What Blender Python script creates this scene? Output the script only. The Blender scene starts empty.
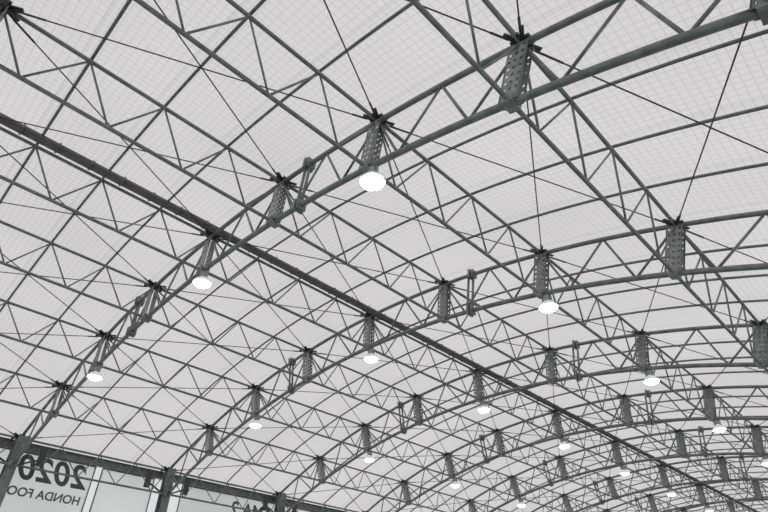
import bpy, math
from mathutils import Vector, Matrix

H=7.2; EYE=1.6
XC=-1.3459*H; Y0=0.5531*H; S=0.706*H; R=3.5133*H; ST=0.1073
ZC=EYE+H
HD=0.068*H            # half depth of trusses
NA0,NA1=-2,13         # arch index range (arch 1 = first fully visible)
YA=lambda a:Y0+(a-1)*S
YS,YE=YA(NA0),YA(NA1)
bpy.context.scene.view_settings.view_transform='Standard'

def P(k,off,y):
    t=k*ST; r=R+off
    return Vector((XC+r*math.sin(t),y,ZC-R+r*math.cos(t)))

# ---------------- materials ----------------
def new_mat(name):
    m=bpy.data.materials.new(name); m.use_nodes=True
    nt=m.node_tree; nt.nodes.clear()
    return m,nt,nt.nodes.new('ShaderNodeOutputMaterial')
def pbr(name,col,rough=.5,metal=0.,var=0.,scale=3.,emis=None,es=0.):
    m,nt,out=new_mat(name)
    b=nt.nodes.new('ShaderNodeBsdfPrincipled')
    b.inputs['Base Color'].default_value=(*col,1); b.inputs['Roughness'].default_value=rough
    b.inputs['Metallic'].default_value=metal
    if var>0:
        tc=nt.nodes.new('ShaderNodeTexCoord'); n=nt.nodes.new('ShaderNodeTexNoise')
        n.inputs['Scale'].default_value=scale; n.inputs['Detail'].default_value=4
        nt.links.new(tc.outputs['Object'],n.inputs['Vector'])
        r=nt.nodes.new('ShaderNodeValToRGB')
        r.color_ramp.elements[0].position=.35; r.color_ramp.elements[1].position=.65
        r.color_ramp.elements[0].color=(*[c*(1-var) for c in col],1)
        r.color_ramp.elements[1].color=(*[c*(1+var) for c in col],1)
        nt.links.new(n.outputs['Fac'],r.inputs[0]); nt.links.new(r.outputs[0],b.inputs['Base Color'])
    if emis:
        b.inputs['Emission Color'].default_value=(*emis,1); b.inputs['Emission Strength'].default_value=es
    nt.links.new(b.outputs[0],out.inputs[0]); return m
def fabric(name,col,trans,grid=None,gdark=.6,gw=.1,seam=None):
    m,nt,out=new_mat(name)
    N=nt.nodes.new; L=nt.links.new
    tc=N('ShaderNodeTexCoord')
    n=N('ShaderNodeTexNoise'); n.inputs['Scale'].default_value=.22; n.inputs['Detail'].default_value=3
    L(tc.outputs['Object'],n.inputs['Vector'])
    mr=N('ShaderNodeMapRange'); mr.inputs[1].default_value=.3; mr.inputs[2].default_value=.7
    mr.inputs[3].default_value=.95; mr.inputs[4].default_value=1.04
    L(n.outputs['Fac'],mr.inputs[0])
    fac=mr.outputs[0]
    def math_(op,a,b=None):
        x=N('ShaderNodeMath'); x.operation=op
        for i,v in enumerate((a,b)):
            if v is None: continue
            if isinstance(v,(int,float)): x.inputs[i].default_value=v
            else: L(v,x.inputs[i])
        return x.outputs[0]
    uv=N('ShaderNodeSeparateXYZ'); L(tc.outputs['UV'],uv.inputs[0])
    if grid:
        gs=[]
        for o in (uv.outputs[0],uv.outputs[1]):
            f=math_('FRACT',math_('DIVIDE',o,grid)); gs.append(math_('LESS_THAN',f,gw))
        g=math_('MAXIMUM',gs[0],gs[1])
        fac=math_('MULTIPLY',fac,math_('SUBTRACT',1.,math_('MULTIPLY',g,1-gdark)))
    if seam:
        f=math_('FRACT',math_('DIVIDE',uv.outputs[1],seam)); s=math_('LESS_THAN',f,.05)
        fac=math_('MULTIPLY',fac,math_('SUBTRACT',1.,math_('MULTIPLY',s,.08)))
    def colmul(c):
        x=N('ShaderNodeVectorMath'); x.operation='SCALE'; x.inputs[0].default_value=c; L(fac,x.inputs['Scale']); return x.outputs[0]
    d=N('ShaderNodeBsdfDiffuse'); t=N('ShaderNodeBsdfTranslucent'); mx=N('ShaderNodeAddShader')
    L(colmul([c*(1-trans) for c in col]),d.inputs[0]); L(colmul([c*trans for c in col]),t.inputs[0])
    L(d.outputs[0],mx.inputs[0]); L(t.outputs[0],mx.inputs[1]); L(mx.outputs[0],out.inputs[0])
    return m
M_steel=pbr('galvanised_steel',(.205,.228,.230),.42,.12,.2,6)
M_plate=pbr('perforated_plate_steel',(.30,.315,.315),.5,.12,.2,8)
M_dark=pbr('dark_clamp_steel',(.08,.084,.087),.5,.3)
M_cable=pbr('brace_rod_steel',(.08,.083,.086),.5,.3)
M_mem=fabric('membrane_fabric',(.945,.912,.923),.77,grid=.115,gdark=.86,gw=.14,seam=S/4)
M_wall=fabric('wall_vinyl',(.96,.96,.96),.78)
M_banner=fabric('banner_vinyl',(.97,.97,.97),.80)
M_ridge=pbr('ridge_seam_fabric',(.22,.205,.205),.8)
M_turf=pbr('artificial_turf',(.10,.16,.07),.9,0,.3,30)
M_ink=pbr('printed_ink',(.12,.125,.13),.7)
M_housing=pbr('lamp_housing',(.34,.36,.35),.4,.2)
M_refl=pbr('lamp_reflector',(.78,.83,.79),.3,.0,emis=(.85,1,.93),es=.25)  # weak emission stands in for lamp light showing through the reflector shell
M_glow=pbr('lamp_glass',(1,1,1),.2,emis=(.90,1,.94),es=18)

# ---------------- mesh builder ----------------
class MB:
    def __init__(s): s.v=[];s.f=[];s.m=[];s.sm=[]
    def face(s,idx,mat=0,smooth=False): s.f.append(idx);s.m.append(mat);s.sm.append(smooth)
    def path(s,pts,r,n=8,mat=0,caps=True,closed_r=None):
        base=len(s.v); N=len(pts)
        ref=None
        for i,p in enumerate(pts):
            d=(pts[min(i+1,N-1)]-pts[max(i-1,0)]).normalized()
            if ref is None: ref=Vector((0,0,1)) if abs(d.z)<.9 else Vector((0,1,0))
            a=d.cross(ref).normalized(); b=a.cross(d).normalized()
            rr=closed_r[i] if closed_r else r
            for j in range(n):
                t=2*math.pi*j/n; s.v.append(p+a*(math.cos(t)*rr)+b*(math.sin(t)*rr))
        for i in range(N-1):
            for j in range(n):
                k=(j+1)%n
                s.face((base+i*n+j,base+i*n+k,base+(i+1)*n+k,base+(i+1)*n+j),mat,True)
        if caps:
            s.face(tuple(base+j for j in range(n))[::-1],mat); s.face(tuple(base+(N-1)*n+j for j in range(n)),mat)
    def tube(s,a,b,r,n=6,mat=0): s.path([a,b],r,n,mat)
    def box(s,c,ax,ay,az,mat=0):   # half-axis vectors
        b=len(s.v)
        for z in (-1,1):
            for y in (-1,1):
                for x in (-1,1): s.v.append(c+ax*x+ay*y+az*z)
        for q in ((0,2,3,1),(4,5,7,6),(0,1,5,4),(2,6,7,3),(0,4,6,2),(1,3,7,5)): s.face(tuple(b+i for i in q),mat)
    def lathe(s,prof,n=24,mat=0):   # profile (r,z) about local z
        b=len(s.v)
        for (r,z) in prof:
            for j in range(n):
                t=2*math.pi*j/n; s.v.append(Vector((r*math.cos(t),r*math.sin(t),z)))
        for i in range(len(prof)-1):
            for j in range(n):
                k=(j+1)%n; s.face((b+i*n+j,b+i*n+k,b+(i+1)*n+k,b+(i+1)*n+j),mat,True)
    def perf(s,c,u,w,n,nx,ny,hole,mat=0):
        for side in (-1,1):
            o=c+n*side
            for i in range(nx):
                for j in range(ny):
                    cc=o+u*((2*i+1)/nx-1)+w*((2*j+1)/ny-1)
                    hu=u/nx; hw=w/ny
                    outer=[(1,0),(1,1),(0,1),(-1,1),(-1,0),(-1,-1),(0,-1),(1,-1)]
                    b=len(s.v)
                    for (x,y) in outer: s.v.append(cc+hu*x+hw*y)
                    un=u.normalized(); wn=w.normalized()
                    for q in range(8):
                        t=math.pi/4*q; s.v.append(cc+un*(math.cos(t)*hole)+wn*(math.sin(t)*hole))
                    for q in range(8):
                        k=(q+1)%8; s.face((b+q,b+k,b+8+k,b+8+q),mat)
        for sg in (-1,1):
            s.box(c+u*sg,n*1.0,w,u.normalized()*.008,mat); 
            s.box(c+w*sg,n*1.0,u,w.normalized()*.008,mat)
    def obj(s,name,mats,parent=None):
        me=bpy.data.meshes.new(name); me.from_pydata([tuple(v) for v in s.v],[],s.f)
        for m in mats: me.materials.append(m)
        me.polygons.foreach_set('material_index',s.m); me.polygons.foreach_set('use_smooth',s.sm)
        me.update()
        o=bpy.data.objects.new(name,me); bpy.context.scene.collection.objects.link(o)
        if parent: o.parent=parent
        return o

# ---------------- arch trusses ----------------
def arch(y):
    m=MB()
    for off,r in ((HD,.048),(-HD,.053)):
        m.path([P(-4.0+8*i/48,off,y) for i in range(49)],r,10)
    nodes=[-4+.5*i for i in range(17)]
    for a,b in zip(nodes[:-1],nodes[1:]):
        mid=(a+b)/2
        m.tube(P(a,HD,y),P(mid,-HD,y),.024); m.tube(P(mid,-HD,y),P(b,HD,y),.024)
    for k in range(-4,5):
        t=k*ST; n=Vector((math.sin(t),0,math.cos(t))); u=Vector((math.cos(t),0,-math.sin(t)))
        for dy in (-.07,.07):
            m.perf(P(k,-.03,y+dy),u*.135,n*(HD-.02),Vector((0,.004,0)),3,8,.024,1)
        c=P(k,HD+.03,y)
        m.box(c,u*.14,Vector((0,.08,0)),n*.02,2)
        m.box(c-n*.03,u*.04,Vector((0,.18,0)),n*.03,2)
        m.box(P(k,-HD,y),u*.08,Vector((0,.11,0)),n*.065,1)
        for sx in (-1,1):
            for sy in (-1,1):
                d=(u*sx*.5+Vector((0,sy*.86,0))).normalized(); e=n.cross(d)
                m.box(c+d*.18,d*.09,e*.028,n*.012,2)
    for k in (-1.3,1.3):
        t=k*ST; n=Vector((math.sin(t),0,math.cos(t))); u=Vector((math.cos(t),0,-math.sin(t)))
        for du in (-.07,.07):
            m.tube(P(k,HD+.03,y)+u*du,P(k,-HD-.06,y)+u*du,.030,8,0)
        for off in (HD,-HD): 
            m.box(P(k,off,y),u*.03,Vector((0,.11,0)),n*.11,0)
            m.box(P(k,off,y)+u*.09,u*.012,Vector((0,.1,0)),n*.1,0)
    # columns under both springings
    for k in (-4,4):
        sg=1 if k>0 else -1
        top=P(k,HD,y).z
        cx=P(k,0,y).x
        m.box(Vector((cx+sg*.02,y,(top)/2)),Vector((.17,0,0)),Vector((0,.012,0)),Vector((0,0,top/2)),0)
        for dx in (-.17,.17):
            m.box(Vector((cx+sg*.02+dx,y,(top)/2)),Vector((.012,0,0)),Vector((0,.14,0)),Vector((0,0,top/2)),0)
        m.box(Vector((cx,y,.012)),Vector((.3,0,0)),Vector((0,.3,0)),Vector((0,0,.012)),0)
        # eave brackets either side of the column
        for dy in (-.75,.75):
            m.box(Vector((P(k,0,y).x,y+dy,top-.45)),Vector((.03,0,0)),Vector((0,.10,0)),Vector((0,0,.30)),2)
            m.tube(Vector((cx,y,top-.9)),Vector((cx,y+dy,top-.55)),.03,6,2)
    return m.obj('arch_truss',[M_steel,M_plate,M_dark])
for a in range(NA0,NA1+1): arch(YA(a))

# ---------------- longitudinal purlin trusses ----------------
for k in range(-4,5):
    m=MB()
    m.tube(P(k,HD,YS),P(k,HD,YE),.034,8); m.tube(P(k,-HD,YS),P(k,-HD,YE),.034,8)
    nb=(NA1-NA0)*4
    for i in range(nb):
        y=YS+(YE-YS)*i/nb; y2=YS+(YE-YS)*(i+1)/nb; ym=(y+y2)/2
        m.tube(P(k,HD,y),P(k,-HD,ym),.018,6); m.tube(P(k,-HD,ym),P(k,HD,y2),.018,6)
    m.obj('purlin_truss',[M_steel])

# ---------------- membrane support tubes ----------------
m=MB()
for a in range(NA0,NA1):
    for q in (.25,.5,.75):
        y=YA(a)+S*q
        m.path([P(-4+8*i/48,HD+.068,y) for i in range(49)],.027,6)
m.obj('membrane_support_tubes',[M_steel])

# ---------------- cross bracing ----------------
m=MB()
for a in range(NA0,NA1):
    for k in range(-4,4):
        for (k0,k1) in ((k,k+1),(k+1,k)):
            A=P(k0,HD-.02,YA(a)); B=P(k1,HD-.02,YA(a+1))
            m.tube(A,B,.0115,5,0)
            d=(B-A).normalized()
            m.tube(A+d*.2,A+d*.6,.018,6,1); m.tube(B-d*.2,B-d*.45,.018,6,1)
m.obj('bracing_rods',[M_cable,M_dark])

# ---------------- ridge seam roll ----------------
m=MB(); RX=.2
for dx,r in ((-.09,.036),(.0,.028),(.09,.036)):
    m.tube(P(0,HD+.05,YS)+Vector((dx+RX,0,0)),P(0,HD+.05,YE)+Vector((dx+RX,0,0)),r,8)
n=(NA1-NA0)*8
for i in range(n):
    y=YS+(YE-YS)*(i+.5)/n
    m.box(P(0,HD+.05,y)+Vector((RX,0,0)),Vector((.13,0,0)),Vector((0,.02,0)),Vector((0,0,.04)))
m.obj('ridge_seam_roll',[M_ridge])

# ---------------- membrane roof ----------------
OFF=HD+.11
NX=64
me=bpy.data.meshes.new('ceiling')
vs=[];uv=[]
KE=4.12
ys=[YS-.3,YE+.3]
for y in ys:
    for i in range(NX+1):
        k=-KE+2*KE*i/NX; vs.append(tuple(P(k,OFF,y))); uv.append((k*ST*R,y))
fs=[(i,i+1,NX+1+i+1,NX+1+i) for i in range(NX)]
me.from_pydata(vs,[],fs); l=me.uv_layers.new(name='UVMap')
for p in me.polygons:
    p.use_smooth=True
    for li in p.loop_indices: l.data[li].uv=uv[me.loops[li].vertex_index]
me.materials.append(M_mem); me.update()
o=bpy.data.objects.new('ceiling',me); bpy.context.scene.collection.objects.link(o)

# ---------------- walls, floor ----------------
XL=P(-KE,OFF,0).x; XR=P(KE,OFF,0).x; ZW=P(KE,OFF,0).z
def quadobj(name,pts,mat):
    me=bpy.data.meshes.new(name); me.from_pydata([tuple(p) for p in pts],[],[tuple(range(len(pts)))]); me.materials.append(mat)
    o=bpy.data.objects.new(name,me); bpy.context.scene.collection.objects.link(o); return o
for nm,x in (('wall_left',XL),('wall_right',XR)):
    quadobj(nm,[(x,ys[0],0),(x,ys[1],0),(x,ys[1],ZW),(x,ys[0],ZW)],M_wall)
for nm,y in (('wall_back',ys[0]),('wall_front',ys[1])):
    pts=[(XR,y,0),(XL,y,0)]+[tuple(P(-KE+2*KE*i/NX,OFF,y)) for i in range(NX+1)]
    quadobj(nm,pts,M_wall)
quadobj('floor',[(XL,ys[0],0),(XR,ys[0],0),(XR,ys[1],0),(XL,ys[1],0)],M_turf)
for i,(x,sg) in enumerate(((XL,1),(XR,-1))):
    m=MB()
    yc=(YS+YE)/2; hl=(YE-YS)/2
    zb=ZW-.12
    m.box(Vector((x+sg*.10,yc,zb)),Vector((.008,0,0)),Vector((0,hl,0)),Vector((0,0,.12)))
    for dz in (-.12,.12): m.box(Vector((x+sg*.10,yc,zb+dz)),Vector((.08,0,0)),Vector((0,hl,0)),Vector((0,0,.008)))
    m.obj('trim_%d'%(i+1),[M_steel])

# ---------------- advertising banners on the left wall ----------------
def banner(y0,y1,z0,z1,texts):
    m=MB(); x=XL+.05
    m.box(Vector((x,(y0+y1)/2,(z0+z1)/2)),Vector((.004,0,0)),Vector((0,(y1-y0)/2,0)),Vector((0,0,(z1-z0)/2)),0)
    for y in (y0,y1): m.tube(Vector((x,y,z0)),Vector((x,y,z1)),.022,8,1)
    for z in (z0,z1): m.tube(Vector((x,y0,z)),Vector((x,y1,z)),.018,8,1)
    b=m.obj('banner',[M_banner,M_ink])
    for (s,yy,zz,size,shear,sp) in texts:
        c=bpy.data.curves.new('lettering','FONT'); c.body=s; c.size=size; c.shear=shear; c.space_character=sp
        c.offset=size*.022; c.extrude=.001
        c.materials.append(M_ink)
        t=bpy.data.objects.new('lettering',c); bpy.context.scene.collection.objects.link(t); t.parent=b
        # printed on the outside: local x -> -Y, local y -> +Z, normal -> -X
        t.matrix_world=Matrix(((0,0,-1,x+.007),(-1,0,0,yy),(0,1,0,zz),(0,0,0,1)))
    return b
ZT=ZW-.27
banner(-2.6,6.60,3.6,ZT,[('2020',6.50,5.88,1.02,.25,1.06),('HONDA FOOTBALL',6.45,5.38,.36,0,1.0)])
banner(6.85,8.75,3.6,ZT,[])
banner(9.9,17.6,3.6,ZT,[('KAMA 2',14.6,5.95,.70,0,1.0)])
banner(17.9,23.5,3.6,ZT,[])

# ---------------- lamps ----------------
def lamp_mesh():
    m=MB(); V=lambda z:Vector((0,0,z))
    m.tube(V(0),V(-.10),.018,8,0)                                    # hanger rod
    m.lathe([(.0,-.07),(.045,-.072),(.08,-.09),(.08,-.20),(.06,-.22),(0,-.222)],20,0)  # ballast housing
    for sx in (-1,1): m.box(Vector((sx*.10,0,-.17)),Vector((.006,0,0)),Vector((0,.02,0)),Vector((0,0,.09)),0)
    m.box(V(-.085),Vector((.10,0,0)),Vector((0,.02,0)),V(.006),0)
    m.lathe([(.06,-.22),(.10,-.24),(.145,-.28),(.178,-.325),(.195,-.355),(.205,-.365),(.205,-.373),(.192,-.373),(.165,-.35)],28,1)
    m.lathe([(.17,-.352),(.165,-.385),(.13,-.415),(.08,-.435),(.0,-.443)],28,2)
    o=m.obj('high_bay_lamp',[M_housing,M_refl,M_glow]); return o.data,o
ldata,first=lamp_mesh(); used=False
for a in range(NA0,NA1+1):
    for k in (-2,0,2):
        p=P(k,-HD-.02,YA(a))+Vector((.12,0,0))
        if not used: o=first; used=True
        else:
            o=bpy.data.objects.new('high_bay_lamp',ldata); bpy.context.scene.collection.objects.link(o)
        o.location=p

# ---------------- world ----------------
w=bpy.data.worlds.new('overcast_sky'); bpy.context.scene.world=w; w.use_nodes=True
bg=w.node_tree.nodes['Background']; bg.inputs[0].default_value=(.985,.987,1,1); bg.inputs[1].default_value=.89

# ---------------- camera ----------------
f,pit,roll,yaw=532.8,.6395,.0165,.7896
fh=Vector((-math.sin(yaw),math.cos(yaw),0)); r0=Vector((math.cos(yaw),math.sin(yaw),0)); z=Vector((0,0,1))
fw=fh*math.cos(pit)+z*math.sin(pit); u0=z*math.cos(pit)-fh*math.sin(pit)
Rv=r0*math.cos(roll)+u0*math.sin(roll); Uv=u0*math.cos(roll)-r0*math.sin(roll)
cd=bpy.data.cameras.new('camera'); cam=bpy.data.objects.new('camera',cd); bpy.context.scene.collection.objects.link(cam)
M=Matrix(((Rv.x,Uv.x,-fw.x,0),(Rv.y,Uv.y,-fw.y,0),(Rv.z,Uv.z,-fw.z,EYE),(0,0,0,1)))
cam.matrix_world=M
cd.sensor_width=36; cd.lens=f/768*36; cd.clip_end=500
bpy.context.scene.camera=cam
